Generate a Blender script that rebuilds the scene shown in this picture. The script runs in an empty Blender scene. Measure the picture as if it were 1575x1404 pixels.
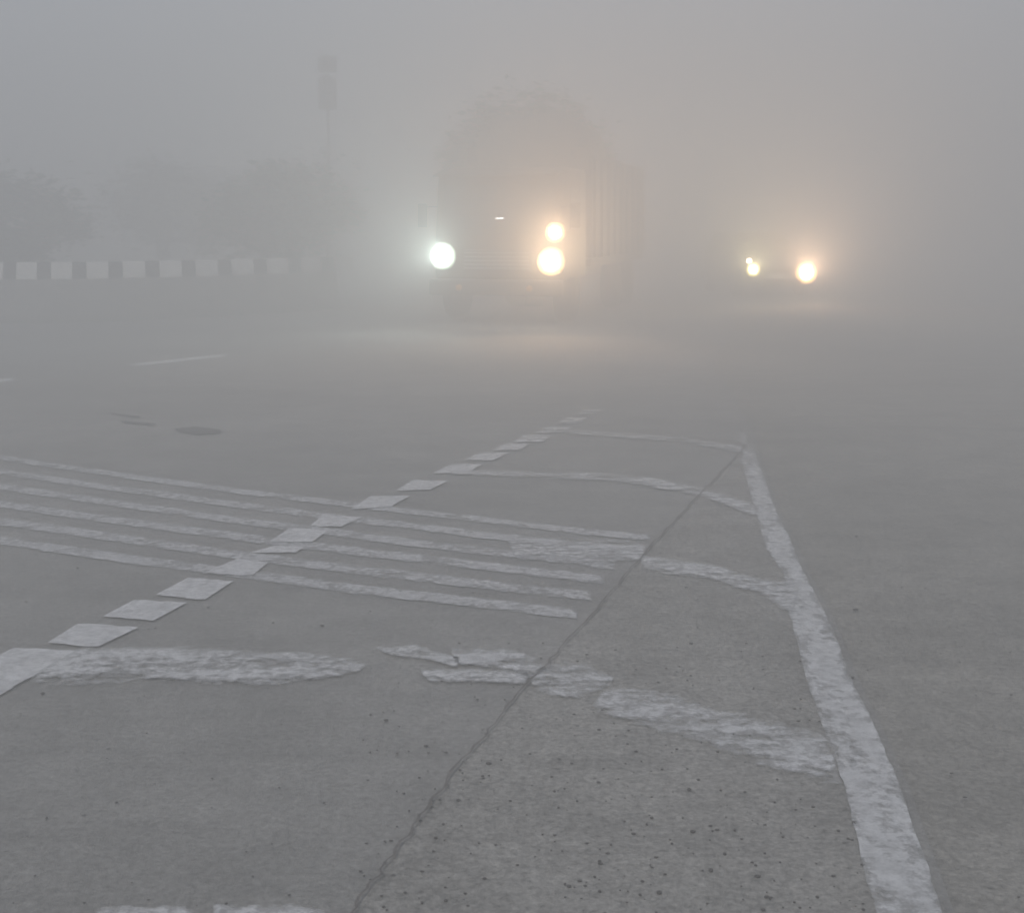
import bpy, bmesh, math, random
from mathutils import Vector, Matrix
random.seed(7)
scene=bpy.context.scene
R=math.radians
# ------------------------------------------------------------------ constants
EYE=1.70; FL=2000.0; CU=787.5; HV=345.0
SIGMA=0.092
def gp(u,v):
    """point on the flat road (metres) sighted from the tripod"""
    d=EYE/(v-HV)
    return (d*(u-CU), d*FL)
# ------------------------------------------------------------------ helpers
def link(o,parent=None):
    scene.collection.objects.link(o)
    if parent: o.parent=parent
    return o
def new_mat(name):
    m=bpy.data.materials.new(name); m.use_nodes=True
    return m, m.node_tree.nodes, m.node_tree.links
def simple(name,col,rough=0.6,metal=0.0,var=0.15,scale=6.0):
    m,n,l=new_mat(name); b=n['Principled BSDF']
    b.inputs['Roughness'].default_value=rough; b.inputs['Metallic'].default_value=metal
    tc=n.new('ShaderNodeTexCoord'); no=n.new('ShaderNodeTexNoise'); no.inputs['Scale'].default_value=scale
    no.inputs['Detail'].default_value=6
    rp=n.new('ShaderNodeValToRGB')
    rp.color_ramp.elements[0].position=.3; rp.color_ramp.elements[1].position=.7
    rp.color_ramp.elements[0].color=[c*(1-var) for c in col]+[1]
    rp.color_ramp.elements[1].color=[min(1,c*(1+var)) for c in col]+[1]
    l.new(tc.outputs['Object'],no.inputs['Vector']); l.new(no.outputs['Fac'],rp.inputs['Fac'])
    l.new(rp.outputs['Color'],b.inputs['Base Color'])
    return m
def emis(name,col,st):
    m,n,l=new_mat(name); b=n['Principled BSDF']
    b.inputs['Base Color'].default_value=(*col,1); b.inputs['Emission Color'].default_value=(*col,1)
    b.inputs['Emission Strength'].default_value=st
    return m
def lens(name,inner,outer,st,r):
    """lamp lens: bright core, coloured glare painted as a fading rim"""
    m,n,l=new_mat(name); b=n['Principled BSDF']
    tc=n.new('ShaderNodeTexCoord'); sp=n.new('ShaderNodeSeparateXYZ'); l.new(tc.outputs['Object'],sp.inputs[0])
    cb=n.new('ShaderNodeCombineXYZ'); l.new(sp.outputs[0],cb.inputs[0]); l.new(sp.outputs[1],cb.inputs[1])
    ln=n.new('ShaderNodeVectorMath'); ln.operation='LENGTH'; l.new(cb.outputs[0],ln.inputs[0])
    rp=n.new('ShaderNodeValToRGB'); dv=n.new('ShaderNodeMath'); dv.operation='DIVIDE'; dv.inputs[1].default_value=r
    l.new(ln.outputs['Value'],dv.inputs[0]); l.new(dv.outputs[0],rp.inputs['Fac'])
    e=rp.color_ramp.elements; e[0].position=0; e[0].color=(*inner,1); e[1].position=1; e[1].color=(*[c*.02 for c in outer],1)
    x=e.new(.45); x.color=(*[c*.8 for c in inner],1)
    x=e.new(.68); x.color=(*[c*.13 for c in outer],1)  # soft coloured rim paints the lamp's halo into the lens
    l.new(rp.outputs['Color'],b.inputs['Emission Color']); b.inputs['Emission Strength'].default_value=st
    b.inputs['Base Color'].default_value=(.3,.3,.3,1)
    return m
def M(n,op,a=None,b=None,l=None,va=None,vb=None):
    x=n.new('ShaderNodeMath'); x.operation=op
    if a is not None: l.new(a,x.inputs[0])
    if b is not None: l.new(b,x.inputs[1])
    if va is not None: x.inputs[0].default_value=va
    if vb is not None: x.inputs[1].default_value=vb
    return x.outputs[0]
def noise(n,l,vec,scale,detail=4,rough=.55,stretch=None,dist=0):
    if stretch:
        mp=n.new('ShaderNodeMapping'); mp.inputs['Scale'].default_value=stretch
        l.new(vec,mp.inputs['Vector']); vec=mp.outputs['Vector']
    t=n.new('ShaderNodeTexNoise'); t.inputs['Scale'].default_value=scale
    t.inputs['Detail'].default_value=detail; t.inputs['Roughness'].default_value=rough
    t.inputs['Distortion'].default_value=dist
    l.new(vec,t.inputs['Vector']); return t.outputs['Fac']
def maprange(n,l,v,a,b,c,d):
    x=n.new('ShaderNodeMapRange'); l.new(v,x.inputs[0])
    for i,q in enumerate((a,b,c,d)): x.inputs[i+1].default_value=q
    return x.outputs[0]
def asphalt_nodes(n,l,base,speck,warm=(1,1,1),rough_amt=1.0):
    g=n.new('ShaderNodeNewGeometry').outputs['Position']
    big=noise(n,l,g,.35,3); mid=noise(n,l,g,3.0,6,.65); fine=noise(n,l,g,45,5,.8)
    streak=noise(n,l,g,1.0,5,.6,(.5,2.4,1),1.0); mot=noise(n,l,g,14,5,.7)
    c=[base*w for w in warm]; k=rough_amt
    v=M(n,'MULTIPLY',maprange(n,l,big,.3,.7,.87,1.11),maprange(n,l,mid,.3,.7,1-.17*k,1+.17*k),l)
    v=M(n,'MULTIPLY',v,maprange(n,l,fine,.25,.75,1-.6*k,1+.6*k),l)
    v=M(n,'MULTIPLY',v,maprange(n,l,mot,.3,.7,1-.18*k,1+.15*k),l)
    v=M(n,'MULTIPLY',v,maprange(n,l,streak,.3,.7,.90,1.09),l)
    vo=n.new('ShaderNodeTexVoronoi'); vo.inputs['Scale'].default_value=13; l.new(g,vo.inputs['Vector'])
    pit=maprange(n,l,vo.outputs['Distance'],.04,.14,1,0)
    sel=n.new('ShaderNodeSeparateColor'); l.new(vo.outputs['Color'],sel.inputs[0])
    pit=M(n,'MULTIPLY',pit,maprange(n,l,sel.outputs[0],1-speck-.02,1-speck,0,1),l)
    v=M(n,'MULTIPLY',v,maprange(n,l,pit,0,1,1,.4),l)
    col=n.new('ShaderNodeVectorMath'); col.operation='SCALE'; col.inputs[0].default_value=c
    l.new(v,col.inputs['Scale'])
    return col.outputs[0],fine,g
def asphalt(name,base,speck,warm,rough_amt=1.0):
    m,n,l=new_mat(name); b=n['Principled BSDF']
    col,fine,g=asphalt_nodes(n,l,base,speck,warm,rough_amt)
    l.new(col,b.inputs['Base Color']); b.inputs['Roughness'].default_value=.9
    b.inputs['Specular IOR Level'].default_value=.3
    bp=n.new('ShaderNodeBump'); bp.inputs['Strength'].default_value=.7; bp.inputs['Distance'].default_value=.01
    l.new(fine,bp.inputs['Height']); l.new(bp.outputs[0],b.inputs['Normal'])
    return m
ASP=.235
def paint(name,wear,edge=.35,white=.78,stretch=(1,3,1),far=(9.0,13.0,.25)):
    """worn white road paint: where it has rubbed away the sheet is transparent and the
    asphalt shows. 'edge' attribute is 1 on the border. Fog fade is put in as thinner paint further up the road."""
    m,n,l=new_mat(name); b=n['Principled BSDF']
    g=n.new('ShaderNodeNewGeometry').outputs['Position']
    at=n.new('ShaderNodeAttribute'); at.attribute_name='edge'
    e=M(n,'POWER',at.outputs['Fac'],None,l,vb=4.0)
    n1=noise(n,l,g,3.2,6,.65,stretch); n2=noise(n,l,g,24,5,.75)
    s=M(n,'ADD',M(n,'MULTIPLY',n1,None,l,vb=.6),M(n,'MULTIPLY',n2,None,l,vb=.4),l)
    s=M(n,'SUBTRACT',s,M(n,'MULTIPLY',e,None,l,vb=edge*.4),l)
    sp=n.new('ShaderNodeSeparateXYZ'); l.new(g,sp.inputs[0])
    s=M(n,'SUBTRACT',s,maprange(n,l,sp.outputs[1],far[0],far[1],0,far[2]),l)  # thins far paint to imitate the fog haze over it
    mask=maprange(n,l,s,wear-.09,wear+.09,0,1)
    mask=M(n,'MULTIPLY',mask,maprange(n,l,n2,.3,.6,.55,1),l)
    dirt=noise(n,l,g,5,6,.7)
    w=maprange(n,l,dirt,.3,.7,white*.78,white)
    cc=n.new('ShaderNodeCombineColor')
    for i in range(3): l.new(w,cc.inputs[i])
    l.new(cc.outputs[0],b.inputs['Base Color'])
    b.inputs['Roughness'].default_value=.8; b.inputs['Specular IOR Level'].default_value=.3
    tr=n.new('ShaderNodeBsdfTransparent'); mx=n.new('ShaderNodeMixShader')
    l.new(mask,mx.inputs[0]); l.new(tr.outputs[0],mx.inputs[1]); l.new(b.outputs[0],mx.inputs[2])
    l.new(mx.outputs[0],n['Material Output'].inputs['Surface'])
    return m
def lerp(a,b,t): return (a[0]+(b[0]-a[0])*t,a[1]+(b[1]-a[1])*t)
def ribbon_into(bm,lay,A,B,z,sub=8,jit=0.006,nc=8):
    """strip between two edge polylines (metres)"""
    rows=[]
    for i in range(len(A)-1):
        for k in range(sub+(1 if i==len(A)-2 else 0)):
            t=k/sub; rows.append((lerp(A[i],A[i+1],t),lerp(B[i],B[i+1],t)))
    n=len(rows); grid=[]
    for r,(a,b) in enumerate(rows):
        j=random.uniform(-jit,jit); k=random.uniform(-jit,jit)
        d=Vector((b[0]-a[0],b[1]-a[1])); 
        if d.length>1e-6: d.normalize()
        a=(a[0]+d.x*j,a[1]+d.y*j); b=(b[0]+d.x*k,b[1]+d.y*k)
        row=[]
        for c in range(nc+1):
            p=lerp(a,b,c/nc); v=bm.verts.new((p[0],p[1],z))
            v[lay]=max(abs(c/nc*2-1), 1.0 if r in(0,n-1) else 0)
            row.append(v)
        grid.append(row)
    for r in range(n-1):
        for c in range(nc):
            bm.faces.new((grid[r][c],grid[r][c+1],grid[r+1][c+1],grid[r+1][c]))
def ribbons(name,lst,z,mat,sub=8,jit=.006,parent=None):
    bm=bmesh.new(); lay=bm.verts.layers.float.new('edge')
    for A,B in lst: ribbon_into(bm,lay,[gp(*p) for p in A],[gp(*p) for p in B],z,sub,jit)
    for f in bm.faces:
        f.normal_update()
        if f.normal.z<0: f.normal_flip()
    me=bpy.data.meshes.new(name); bm.to_mesh(me); bm.free()
    me.materials.append(mat); o=bpy.data.objects.new(name,me); return link(o,parent)
def sheet(name,pts,z,mat):
    bm=bmesh.new(); f=bm.faces.new([bm.verts.new((x,y,z)) for x,y in pts])
    f.normal_update()
    if f.normal.z<0: f.normal_flip()
    bmesh.ops.triangulate(bm,faces=bm.faces)
    me=bpy.data.meshes.new(name); bm.to_mesh(me); bm.free(); me.materials.append(mat)
    return link(bpy.data.objects.new(name,me))
def box(name,c,s,mat,parent=None,bev=0.0,rot=None,seg=2):
    bm=bmesh.new(); bmesh.ops.create_cube(bm,size=1)
    for v in bm.verts: v.co=Vector((v.co.x*s[0],v.co.y*s[1],v.co.z*s[2]))
    if bev: bmesh.ops.bevel(bm,geom=list(bm.edges),offset=bev,segments=seg,affect='EDGES',profile=.5)
    me=bpy.data.meshes.new(name); bm.to_mesh(me); bm.free(); me.materials.append(mat)
    o=link(bpy.data.objects.new(name,me),parent); o.location=c
    if rot: o.rotation_euler=rot
    return o
def cyl(name,c,r,d,mat,parent=None,axis='Z',r2=None,seg=28,bev=0):
    bm=bmesh.new(); bmesh.ops.create_cone(bm,cap_ends=True,segments=seg,radius1=r,radius2=r if r2 is None else r2,depth=d)
    if bev:
        es=[e for e in bm.edges if abs(e.verts[0].co.z-e.verts[1].co.z)<1e-5]
        bmesh.ops.bevel(bm,geom=es,offset=bev,segments=2,affect='EDGES')
    me=bpy.data.meshes.new(name); bm.to_mesh(me); bm.free(); me.materials.append(mat)
    for p in me.polygons: p.use_smooth=True
    o=link(bpy.data.objects.new(name,me),parent); o.location=c
    if axis=='Y': o.rotation_euler=(R(90),0,0)
    if axis=='X': o.rotation_euler=(0,R(90),0)
    return o
def prism(name,prof,w,mat,parent=None,bev=0,taper=None,x0=0):
    """side profile (y,z) extruded across x, width w; taper(z)->factor on half width"""
    bm=bmesh.new(); L=[];Rr=[]
    for y,z in prof:
        k=taper(z) if taper else 1
        L.append(bm.verts.new((x0-w/2*k,y,z))); Rr.append(bm.verts.new((x0+w/2*k,y,z)))
    bm.faces.new(L); bm.faces.new(Rr[::-1])
    for i in range(len(prof)):
        j=(i+1)%len(prof); bm.faces.new((L[i],Rr[i],Rr[j],L[j]))
    bmesh.ops.recalc_face_normals(bm,faces=bm.faces)
    if bev: bmesh.ops.bevel(bm,geom=list(bm.edges),offset=bev,segments=3,affect='EDGES',profile=.5)
    me=bpy.data.meshes.new(name); bm.to_mesh(me); bm.free(); me.materials.append(mat)
    for p in me.polygons: p.use_smooth=bool(bev)
    return link(bpy.data.objects.new(name,me),parent)
def empty(name,loc,rz=0):
    e=bpy.data.objects.new(name,None); link(e); e.location=loc; e.rotation_euler=(0,0,rz); e.empty_display_size=.5
    return e
def lamp(name,loc,col,power,parent,rad=.07,aim=(0,-1,0),angle=110,blend=1.0):
    d=bpy.data.lights.new(name,'SPOT'); d.color=col; d.energy=power; d.shadow_soft_size=rad
    d.spot_size=R(angle); d.spot_blend=blend
    o=link(bpy.data.objects.new(name,d),parent); o.location=loc
    o.rotation_euler=Vector(aim).to_track_quat('-Z','Y').to_euler()
    return o
# ------------------------------------------------------------------ world + sun
w=bpy.data.worlds.new("World"); scene.world=w; w.use_nodes=True
n=w.node_tree.nodes; l=w.node_tree.links
sk=n.new('ShaderNodeTexSky'); sk.sky_type='NISHITA'; sk.sun_disc=False
sk.sun_elevation=R(45); sk.sun_rotation=R(200); sk.dust_density=2; sk.air_density=1
bg=n['Background']; l.new(sk.outputs[0],bg.inputs[0]); bg.inputs[1].default_value=.15
sd=bpy.data.lights.new('sun','SUN'); sd.energy=2.95; sd.angle=R(25); sd.color=(1,.98,.95)
so=link(bpy.data.objects.new('sun',sd))
el,az=R(45),R(200)
dirv=Vector((math.sin(az)*math.cos(el),math.cos(az)*math.cos(el),math.sin(el)))
so.rotation_euler=dirv.to_track_quat('Z','Y').to_euler(); so.location=(0,20,30)
# ------------------------------------------------------------------ fog bank (scattering volume with some glow of its own)
m=bpy.data.materials.new('fog_volume'); m.use_nodes=True; n=m.node_tree.nodes; l=m.node_tree.links
n.clear(); out=n.new('ShaderNodeOutputMaterial'); pv=n.new('ShaderNodeVolumePrincipled')
pv.inputs['Color'].default_value=(.955,.975,.985,1); pv.inputs['Density'].default_value=SIGMA
pv.inputs['Anisotropy'].default_value=.2
pv.inputs['Emission Strength'].default_value=SIGMA*.115  # added faint glow stands in for light scattered many times
pv.inputs['Emission Color'].default_value=(.96,.98,1,1)
l.new(pv.outputs[0],out.inputs['Volume'])
fog=box('fog',(0,120,4.5),(400,400,10.0),m)
# ------------------------------------------------------------------ ground, road
verge=asphalt('verge_dirt',ASP*.96,.03,(1.05,1.0,.90))
mroad=asphalt('road_asphalt',ASP,.02,(1.02,.99,.93),.8)
mshoulder=asphalt('shoulder_asphalt',ASP*1.02,.16,(1.035,.995,.915),1.1)
sheet('ground',[(-900,-300),(900,-300),(900,1500),(-900,1500)],-0.004,verge)
edgeR=[(1540,1700),(1450,1404),(1385,1215),(1345,1120),(1315,1060),(1272,950),(1235,880),(1215,830),(1190,780),(1168,715),(1160,690),(1148,655),(1118,600),(1090,560)]
eR=[gp(*p) for p in edgeR]
road=[(-120,-40),(2.5,-40),(1.2,0)]+[(x+.03,y) for x,y in eR]+[(5.6,30),(12,60),(30,160),(-120,160)]
sheet('road',road,0.0,mroad)
seam=[(430,1560),(545,1404),(620,1300),(700,1190),(805,1065),(905,955),(990,855),(1075,765),(1155,680)]
sp=[gp(*p) for p in seam]
sheet('road_shoulder',sp+[(x-.02,y) for x,y in eR[::-1] if y<gp(0,655)[1]],0.003,mshoulder)
# ------------------------------------------------------------------ markings
edgeL=[(1400,1700),(1345,1404),(1300,1215),(1268,1130),(1245,1060),(1215,950),(1203,880),(1178,845),(1160,780),(1140,715),(1136,690),(1128,655),(1103,600),(1078,560)]
ribbons('road_edge_line',[(edgeL,edgeR)],.009,paint('paint_edge_line',.40,edge=.26,white=.60,stretch=(3,1,1),far=(8.6,11.6,.3)),sub=10,jit=.004)
bl=[[(20,1000),(125,1004),(15,1062),(-95,1058)],[(-60,1066),(22,1060),(-30,1090),(-120,1096)],
[(120,962),(213,968),(150,998),(72,992)],[(207,925),(287,930),(235,958),(160,950)],[(290,891),(358,897),(315,925),(238,918)],
[(365,862),(412,868),(388,888),(312,884)],[(422,842),(468,844),(455,852),(385,852)],[(445,815),(505,818),(480,836),(412,837)],
[(497,795),(558,797),(525,812),(475,812)],[(570,765),(630,765),(600,782),(540,785)],[(635,740),(688,742),(662,755),(608,757)],
[(695,715),(742,716),(720,729),(665,730)],[(740,697),(785,698),(757,710),(712,710)],[(775,683),(815,684),(800,694),(755,695)],
[(805,670),(850,671),(835,681),(788,682)],[(840,658),(880,658),(865,667),(822,668)],[(870,643),(905,643),(890,653),(855,654)],
[(900,629),(930,629),(920,638),(885,640)]]
ribbons('lane_block_line',[([q[0],q[1]],[q[3],q[2]]) for q in bl],.010,paint('paint_blocks',.28,edge=.24,white=.66,far=(7.5,12.5,.28)),sub=6,jit=.009)
Lc=[706,727,750,776,803,832]; Rc=[(1000,829),(985,850),(945,871),(930,893),(910,918),(888,946)]
bars=[]
for i,(a,(ru,rv)) in enumerate(zip(Lc,Rc)):
    A=[];B=[];wl=4.2+i*.55; wr=5.0+i*.6
    for k in range(-4,9):
        t=k/8; u=ru*t; v=a+(rv-a)*t+ (5*math.sin(math.pi*t) if t>0 else 0)+random.uniform(-1,1)
        h=wl+(wr-wl)*t
        A.append((u,v-h)); B.append((u,v+h))
    bars.append((A,B))
ribbons('rumble_strip_bars',bars,.006,paint('paint_bars',.42,edge=.3,white=.53,stretch=(1.4,1.4,1),far=(9,13,.05)),sub=10,jit=.010)
hat=[([(130,996),(320,998),(460,1006),(572,1022)],[(20,1058),(290,1056),(420,1060),(550,1040)]),
([(575,1000),(640,996),(708,1014)],[(600,1012),(650,1018),(704,1031)]),
([(690,998),(780,1000),(860,1028)],[(700,1026),(775,1034),(812,1050)]),
([(645,1033),(720,1032),(820,1036)],[(655,1052),(730,1054),(808,1058)]),
([(815,1040),(850,1018),(905,1024),(945,1046)],[(818,1062),(850,1079),(895,1079),(940,1060)]),
([(930,1060),(1010,1062),(1130,1099),(1270,1131)],[(905,1098),(1058,1145),(1150,1177),(1302,1222)]),
([(985,857),(1090,869),(1160,890),(1235,898)],[(985,880),(1090,896),(1170,919),(1217,953)]),
([(780,832),(900,830),(1000,836)],[(790,865),(900,872),(985,866)]),
([(690,723),(800,726),(920,728),(1000,736),(1085,753),(1165,778)],[(690,733),(800,739),(920,742),(1000,752),(1085,769),(1163,799)]),
([(860,660),(950,667),(1050,673),(1146,689)],[(855,668),(950,676),(1050,683),(1146,701)]),
([(150,1400),(300,1400)],[(120,1470),(300,1470)]),([(328,1398),(400,1397),(500,1400)],[(320,1470),(400,1470),(540,1470)])]
ribbons('hatch_marking',hat,.0125,paint('paint_hatch',.46,edge=.42,white=.60,stretch=(.8,2.6,1),far=(7,12,.08)),sub=12,jit=.009)
ribbons('lane_line',[([(195,561),(352,544)],[(205,565),(352,549)]),([(-120,597),(22,581)],[(-120,603),(22,587)])],.006,paint('paint_lane',.38,white=.7,far=(90,100,0)),sub=6)
# seam / crack and tar patches
A=[];B=[]
for i in range(len(seam)-1):
    for k in range(14):
        t=k/14; u=seam[i][0]+(seam[i+1][0]-seam[i][0])*t; v=seam[i][1]+(seam[i+1][1]-seam[i][1])*t
        s=(v-HV)/1060; j=random.uniform(-6,6)*s; ww=random.uniform(.4,3.0)*s+.4
        A.append((u-ww+j,v)); B.append((u+ww+j,v))
ribbons('road_seam',[(A,B)],.0155,asphalt('seam_asphalt',.12,.1,(1.05,.96,.90)),sub=1,jit=0)
ribbons('tar_patch',[([(268,660),(300,657),(340,662)],[(275,665),(305,670),(340,667)]),
  ([(170,636),(215,641)],[(172,638),(215,644)]),([(185,648),(240,652)],[(190,651),(238,656)])],.006,asphalt('patch_asphalt',.08,.1,(1,1,1)),sub=4,jit=.01)
# grit
bm=bmesh.new()
for i in range(520):
    if random.random()<.7:
        v=980+random.random()**.8*430; u=random.uniform(560,1330)
    else: v=random.uniform(760,1420); u=random.uniform(0,1570)
    x,y=gp(u,v); s=random.uniform(.0015,.0045)*(2.0 if random.random()<.06 else 1)
    bmesh.ops.create_icosphere(bm,subdivisions=1,radius=s,matrix=Matrix.Translation((x,y,.005+s*.3))@Matrix.Diagonal((random.uniform(.8,1.8),random.uniform(.8,1.5),.6,1)))
me=bpy.data.meshes.new('gravel'); bm.to_mesh(me); bm.free(); me.materials.append(simple('grit_stone',(.05,.045,.04),.9))
link(bpy.data.objects.new('gravel',me))
# ------------------------------------------------------------------ median barrier
mw=simple('barrier_white',(.84,.84,.81),.7,var=.06); mb=simple('barrier_black',(.05,.05,.05),.7); mc=simple('barrier_concrete',(.26,.255,.24),.85)
bar=empty('median_barrier',(0,0,0))
i=0; x=-19.9
BD=22.5
def by(x): return BD+.14*max(0,(x+9.0))**2
rows=[]; prof=[(-.30,-.01),(-.30,.10),(-.15,.748),(.15,.748),(.30,.10),(.30,-.01)]
bm=bmesh.new()
while x<-3.4:
    wd=.33 if i%2==0 else .21
    y=by(x); a=math.atan2(by(x+wd)-y,wd)
    L=wd/math.cos(a)
    cx,cy=x+wd/2,(y+by(x+wd))/2
    o=prism('block_%d'%i,[(-.13,.75),(.13,.75),(.10,1.04),(-.10,1.04)],L,mw if i%2==0 else mb,bar); o.location=(cx,cy,0); o.rotation_euler=(0,0,a)
    nx,ny=-math.sin(a),math.cos(a)
    rows.append([bm.verts.new((x+nx*p,y+ny*p,q)) for p,q in prof])
    x+=wd; i+=1
for r in range(len(rows)-1):
    for c in range(5): bm.faces.new((rows[r][c],rows[r][c+1],rows[r+1][c+1],rows[r+1][c]))
bm.faces.new(rows[0]); bm.faces.new(rows[-1][::-1]); bmesh.ops.recalc_face_normals(bm,faces=bm.faces)
me=bpy.data.meshes.new('base'); bm.to_mesh(me); bm.free(); me.materials.append(mc); link(bpy.data.objects.new('base',me),bar)
# ------------------------------------------------------------------ trees
bark=simple('bark',(.07,.055,.04),.9,var=.3,scale=5)
leafm=[]
for c in ((.05,.07,.035),(.035,.05,.025),(.08,.10,.05)): leafm.append(simple('leaf',c,.7,var=.3,scale=3))
def tube(bm,a,b,ra,rb,seg=8):
    d=(b-a); q=d.to_track_quat('Z','Y').to_matrix().to_4x4()
    bmesh.ops.create_cone(bm,cap_ends=True,segments=seg,radius1=ra,radius2=rb,depth=d.length,matrix=Matrix.Translation((a+b)/2)@q)
def tree(name,loc,height,radius,trunk,nclump=26,leaves=150):
    e=empty(name,loc); bm=bmesh.new()
    top=Vector((random.uniform(-.3,.3),0,trunk)); tube(bm,Vector((0,0,-.1)),top,radius*.11,radius*.07)
    cl=[]
    cz=(trunk*.8+height)/2; hz=(height-trunk*.8)/2
    for i in range(nclump):
        while 1:
            p=Vector((random.uniform(-1,1),random.uniform(-1,1),random.uniform(-1,1)))
            if .35<p.length<1: break
        p=Vector((p.x*radius*.85,p.y*radius*.85,cz+p.z*hz*.85)); cl.append(p)
        if i%2==0:
            mid=top.lerp(p,.5)+Vector((0,0,-.1*radius)); tube(bm,top-Vector((0,0,.1)),mid,radius*.04,radius*.025,6); tube(bm,mid,p,radius*.025,radius*.008,6)
    me=bpy.data.meshes.new('trunk'); bm.to_mesh(me); bm.free(); me.materials.append(bark); link(bpy.data.objects.new('trunk',me),e)
    vs=[];fs=[];mi=[]
    for p in cl:
        cr=radius*random.uniform(.22,.4); mm=random.randrange(3)
        for k in range(leaves):
            d=Vector((random.gauss(0,.5),random.gauss(0,.5),random.gauss(0,.42)))*cr
            c=p+d; s=random.uniform(.06,.13)
            q=Matrix.Rotation(random.uniform(0,6.28),3,'Z')@Matrix.Rotation(random.uniform(0,3.1),3,'X')
            b0=len(vs)
            for a,b in ((-1,0),(0,-.5),(1,0),(0,.5)): vs.append(c+q@Vector((a*s,b*s,0)))
            fs.append((b0,b0+1,b0+2,b0+3)); mi.append(mm)
    me=bpy.data.meshes.new('crown'); me.from_pydata(vs,[],fs)
    for mt in leafm: me.materials.append(mt)
    me.polygons.foreach_set('material_index',mi); link(bpy.data.objects.new('crown',me),e)
    return e
tree('tree',(.45,27.0,0),4.45,1.85,1.8,36,300)
tree('tree',(-4.8,26.8,0),2.9,1.8,1.2,26,200)
tree('tree',(-9.8,25.5,0),2.7,1.6,1.0,26,200)
tree('tree',(-8.4,32,0),3.2,2.0,1.4,20,180)
# ------------------------------------------------------------------ signal pole
ps=empty('traffic_signal',(-4.1,29,0)); dk=simple('signal_metal',(.09,.09,.09),.5)
cyl('pole',(0,0,2.5),.04,5.0,dk,ps,r2=.035); cyl('footing',(0,0,.1),.2,.2,mc,ps)
for k,(z,h) in enumerate(((4.6,.72),(5.25,.36))):
    box('signal_head_%d'%k,(0,-.12,z),(.40 if k==0 else .42,.22,h),dk,ps,.04)
    for q in range(3 if k==0 else 1):
        zz=z+(.24-.24*q if k==0 else 0)
        cyl('lens_%d_%d'%(k,q),(0,-.245,zz),.095,.03,simple('lens_glass',(.08,.05,.03),.2),ps,'Y')
        cyl('visor_%d_%d'%(k,q),(0,-.29,zz+.085),.10,.1,dk,ps,'Y')
# ------------------------------------------------------------------ truck
TD=22.2
T=empty('truck',(-.24,TD,0),R(-16))
tp=simple('truck_paint',(.09,.065,.045),.6,var=.15,scale=2); td=simple('truck_dark',(.03,.03,.03),.6); tg=simple('glass',(.03,.035,.04),.3); tb=simple('truck_body',(.08,.065,.05),.7,var=.25,scale=3)
rub=simple('rubber',(.02,.02,.02),.85); chrome=simple('chrome',(.6,.6,.6),.25,metal=.9)
prism('cab',[(0,.75),(-.02,1.35),(.16,2.55),(.35,2.68),(1.75,2.68),(1.75,.75)],2.3,tp,T,.06)
prism('windscreen',[(.035,1.52),(.155,2.38),(.175,2.38),(.055,1.52)],2.0,tg,T).location=(0,-.06,0)
box('screen_divider',(0,.03,1.95),(.05,.04,.84),tp,T,rot=(R(-8),0,0))
box('grille',(0,-.045,1.08),(1.2,.05,.36),td,T,.02)
for k in range(5): box('grille_slat_%d'%k,(0,-.08,.95+.065*k),(1.16,.03,.02),chrome,T)
box('bumper',(0,-.12,.62),(2.36,.22,.28),tb,T,.04)
box('number_plate',(0,-.24,.62),(.5,.01,.12),mb,T)
box('sun_visor',(0,-.06,2.56),(2.2,.38,.05),tp,T,.015,rot=(R(12),0,0))
for s in(-1,1):
    cyl('headlamp_housing_%d'%s,(s*.96,-.04,1.12),.21,.08,td,T,'Y')
    cyl('side_indicator_%d'%s,(s*.62,-.245,.62),.05,.03,emis('amber_lens',(.6,.25,.05),0.2),T,'Y')
    cyl('mirror_arm_%d'%s,(s*1.24,.0,2.0),.015,.3,td,T,'X'); box('mirror_%d'%s,(s*1.36,-.02,1.85),(.18,.05,.42),td,T,.02)
    prism('side_window_%d'%s,[(.45,1.6),(.5,2.35),(1.35,2.35),(1.35,1.6)],.02,tg,T,x0=s*1.155)
    for k,yy in enumerate((.85,4.7,6.0)):
        cyl('wheel_%d_%d'%(s,k),(s*1.0,yy,.5),.5,.28,rub,T,'X',bev=.05); cyl('hub_%d_%d'%(s,k),(s*1.13,yy,.5),.2,.06,tb,T,'X')
    box('chassis_%d'%s,(s*.45,4.2,.78),(.12,6.2,.2),td,T)
    box('wiper_%d'%s,(s*.5,-.05,1.62),(.6,.02,.02),td,T,rot=(0,R(12),0))
box('cargo_floor',(0,4.6,1.0),(2.4,5.4,.14),tb,T)
prism('cargo_body',[(1.95,1.08),(1.95,2.95),(7.25,2.95),(7.25,1.08)],2.42,tb,T,.04)
for k in range(9):
    for s in(-1,1): box('side_rib_%d_%d'%(s,k),(s*1.235,2.1+.62*k,2.0),(.05,.08,1.8),tp,T)
prism('front_panel',[(1.86,2.6),(1.86,3.1),(1.93,3.1),(1.93,2.6)],2.3,tp,T,.01)
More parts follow.
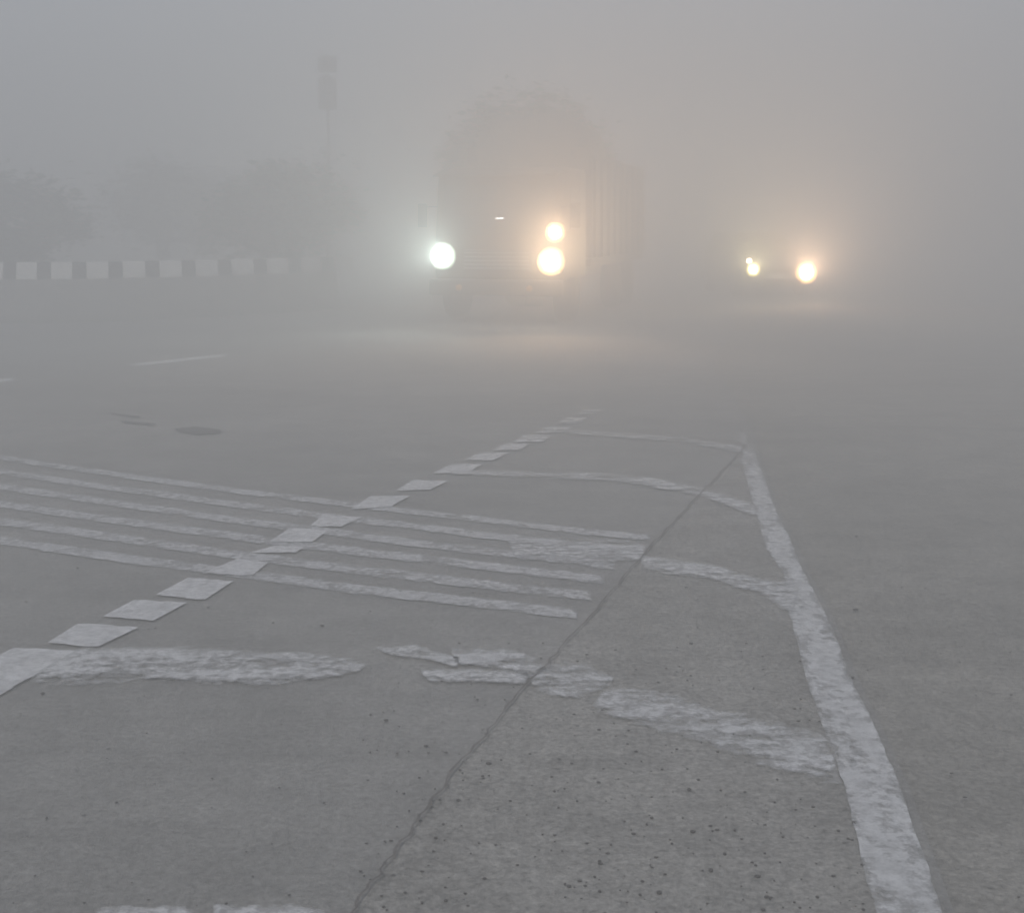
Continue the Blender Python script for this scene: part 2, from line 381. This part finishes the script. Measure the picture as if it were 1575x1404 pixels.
# humped tarpaulin load above the side boards
bm=bmesh.new(); bmesh.ops.create_uvsphere(bm,u_segments=40,v_segments=20,radius=1)
for v in bm.verts:
    x,y,z=v.co; sx=math.copysign(abs(x)**.6,x); sy=math.copysign(abs(y)**.6,y)
    w_=.05*math.sin(9*x+4*y)+.04*math.sin(13*y+3)
    v.co=Vector((sx*1.13,sy*1.6,(z*.86)+w_*max(0,z)))
me=bpy.data.meshes.new('tarpaulin'); bm.to_mesh(me); bm.free(); me.materials.append(tb)
for p in me.polygons: p.use_smooth=True
o=link(bpy.data.objects.new('tarpaulin',me),T); o.location=(-.05,3.2,2.95)
def disc(name,c,r,mat,par): return cyl(name,c,r,.03,mat,par,'Y',seg=40)
disc('headlamp_cool',(-.96,-.10,1.15),.23,lens('lamp_cool',(.92,1,.93),(.75,1,.75),100,.23),T)
disc('headlamp_warm',(.96,-.10,1.07),.24,lens('lamp_warm',(1,.93,.74),(1,.58,.22),100,.24),T)
cyl('aux_housing',(1.04,-.08,1.56),.17,.08,td,T,'Y'); disc('aux_lamp',(1.04,-.14,1.56),.17,lens('lamp_aux',(1,.9,.7),(1,.52,.18),90,.17),T)
box('cab_lamp',(.07,-.14,1.80),(.14,.02,.03),emis('lamp_small',(1,1,1),4),T)
aim=(.25,-1,.30)
lamp('beam_cool',(-.96,-.17,1.15),(.86,1,.90),1000,T,aim=(-.05,-1,.25))
lamp('beam_warm',(.96,-.17,1.07),(1,.67,.40),1600,T,aim=aim)
lamp('beam_aux',(1.04,-.2,1.56),(1,.61,.34),750,T,rad=.04,aim=aim)
# ------------------------------------------------------------------ car
C=empty('car',(6.12,30.0,0),R(6))
cp=simple('car_paint',(.22,.22,.23),.4,metal=.2,var=.04)
prism('body',[(0,.32),(-.06,.5),(.0,.72),(.25,.84),(1.1,.98),(3.6,.98),(3.85,.85),(3.9,.4),(3.8,.28),(.1,.26)],1.68,cp,C,.07)
prism('cabin',[(.95,.95),(1.65,1.42),(1.95,1.49),(3.1,1.47),(3.75,.97)],1.56,tg,C,.05,taper=lambda z:1-.22*(z-.95))
prism('roof',[(1.62,1.43),(1.95,1.505),(3.1,1.49),(3.3,1.40),(1.7,1.40)],1.36,cp,C,.03)
box('grille',(0,-.065,.62),(.7,.05,.1),td,C,.015); box('lower_intake',(0,-.06,.38),(1.0,.05,.14),td,C,.02)
box('number_plate',(0,-.10,.5),(.5,.015,.11),mw,C)
for s in(-1,1):
    for k,yy in enumerate((.72,3.15)):
        cyl('wheel_%d_%d'%(s,k),(s*.76,yy,.3),.3,.19,rub,C,'X',bev=.03); cyl('hub_%d_%d'%(s,k),(s*.85,yy,.3),.17,.03,chrome,C,'X')
    box('mirror_%d'%s,(s*.93,1.2,1.02),(.18,.1,.13),cp,C,.03)
    box('a_pillar_%d'%s,(s*.70,1.3,1.2),(.05,.86,.05),cp,C,rot=(R(33.5),0,0))
    box('headlamp_housing_%d'%s,(s*.62,-.02,.64),(.38,.1,.26),td,C,.05)
disc('headlamp_dim',(-.60,-.09,.66),.17,lens('lamp_car_dim',(1,.93,.66),(.95,.75,.2),100,.17),C)
disc('headlamp_bright',(.66,-.09,.58),.26,lens('lamp_car',(1,.9,.62),(1,.52,.18),170,.26),C)
disc('marker_lamp',(-.70,-.12,.86),.06,emis('lamp_marker',(1,.8,.6),30),C)
aim=(-.28,-1,.45)
lamp('beam_dim',(-.60,-.16,.66),(1,.82,.42),1600,C,aim=aim,angle=90)
lamp('beam_bright',(.66,-.16,.58),(1,.63,.38),4600,C,aim=aim,angle=90)
# ------------------------------------------------------------------ camera
cd=bpy.data.cameras.new('camera'); cam=link(bpy.data.objects.new('camera',cd)); cam.location=(0,0,EYE)
cam.rotation_euler=(R(90),0,0); cd.sensor_width=36; cd.lens=36*FL/1575; cd.shift_y=-(702-HV)/1575
cd.clip_start=.05; cd.clip_end=3000
scene.camera=cam
scene.view_settings.view_transform='Standard'; scene.view_settings.look='None'; scene.view_settings.exposure=0
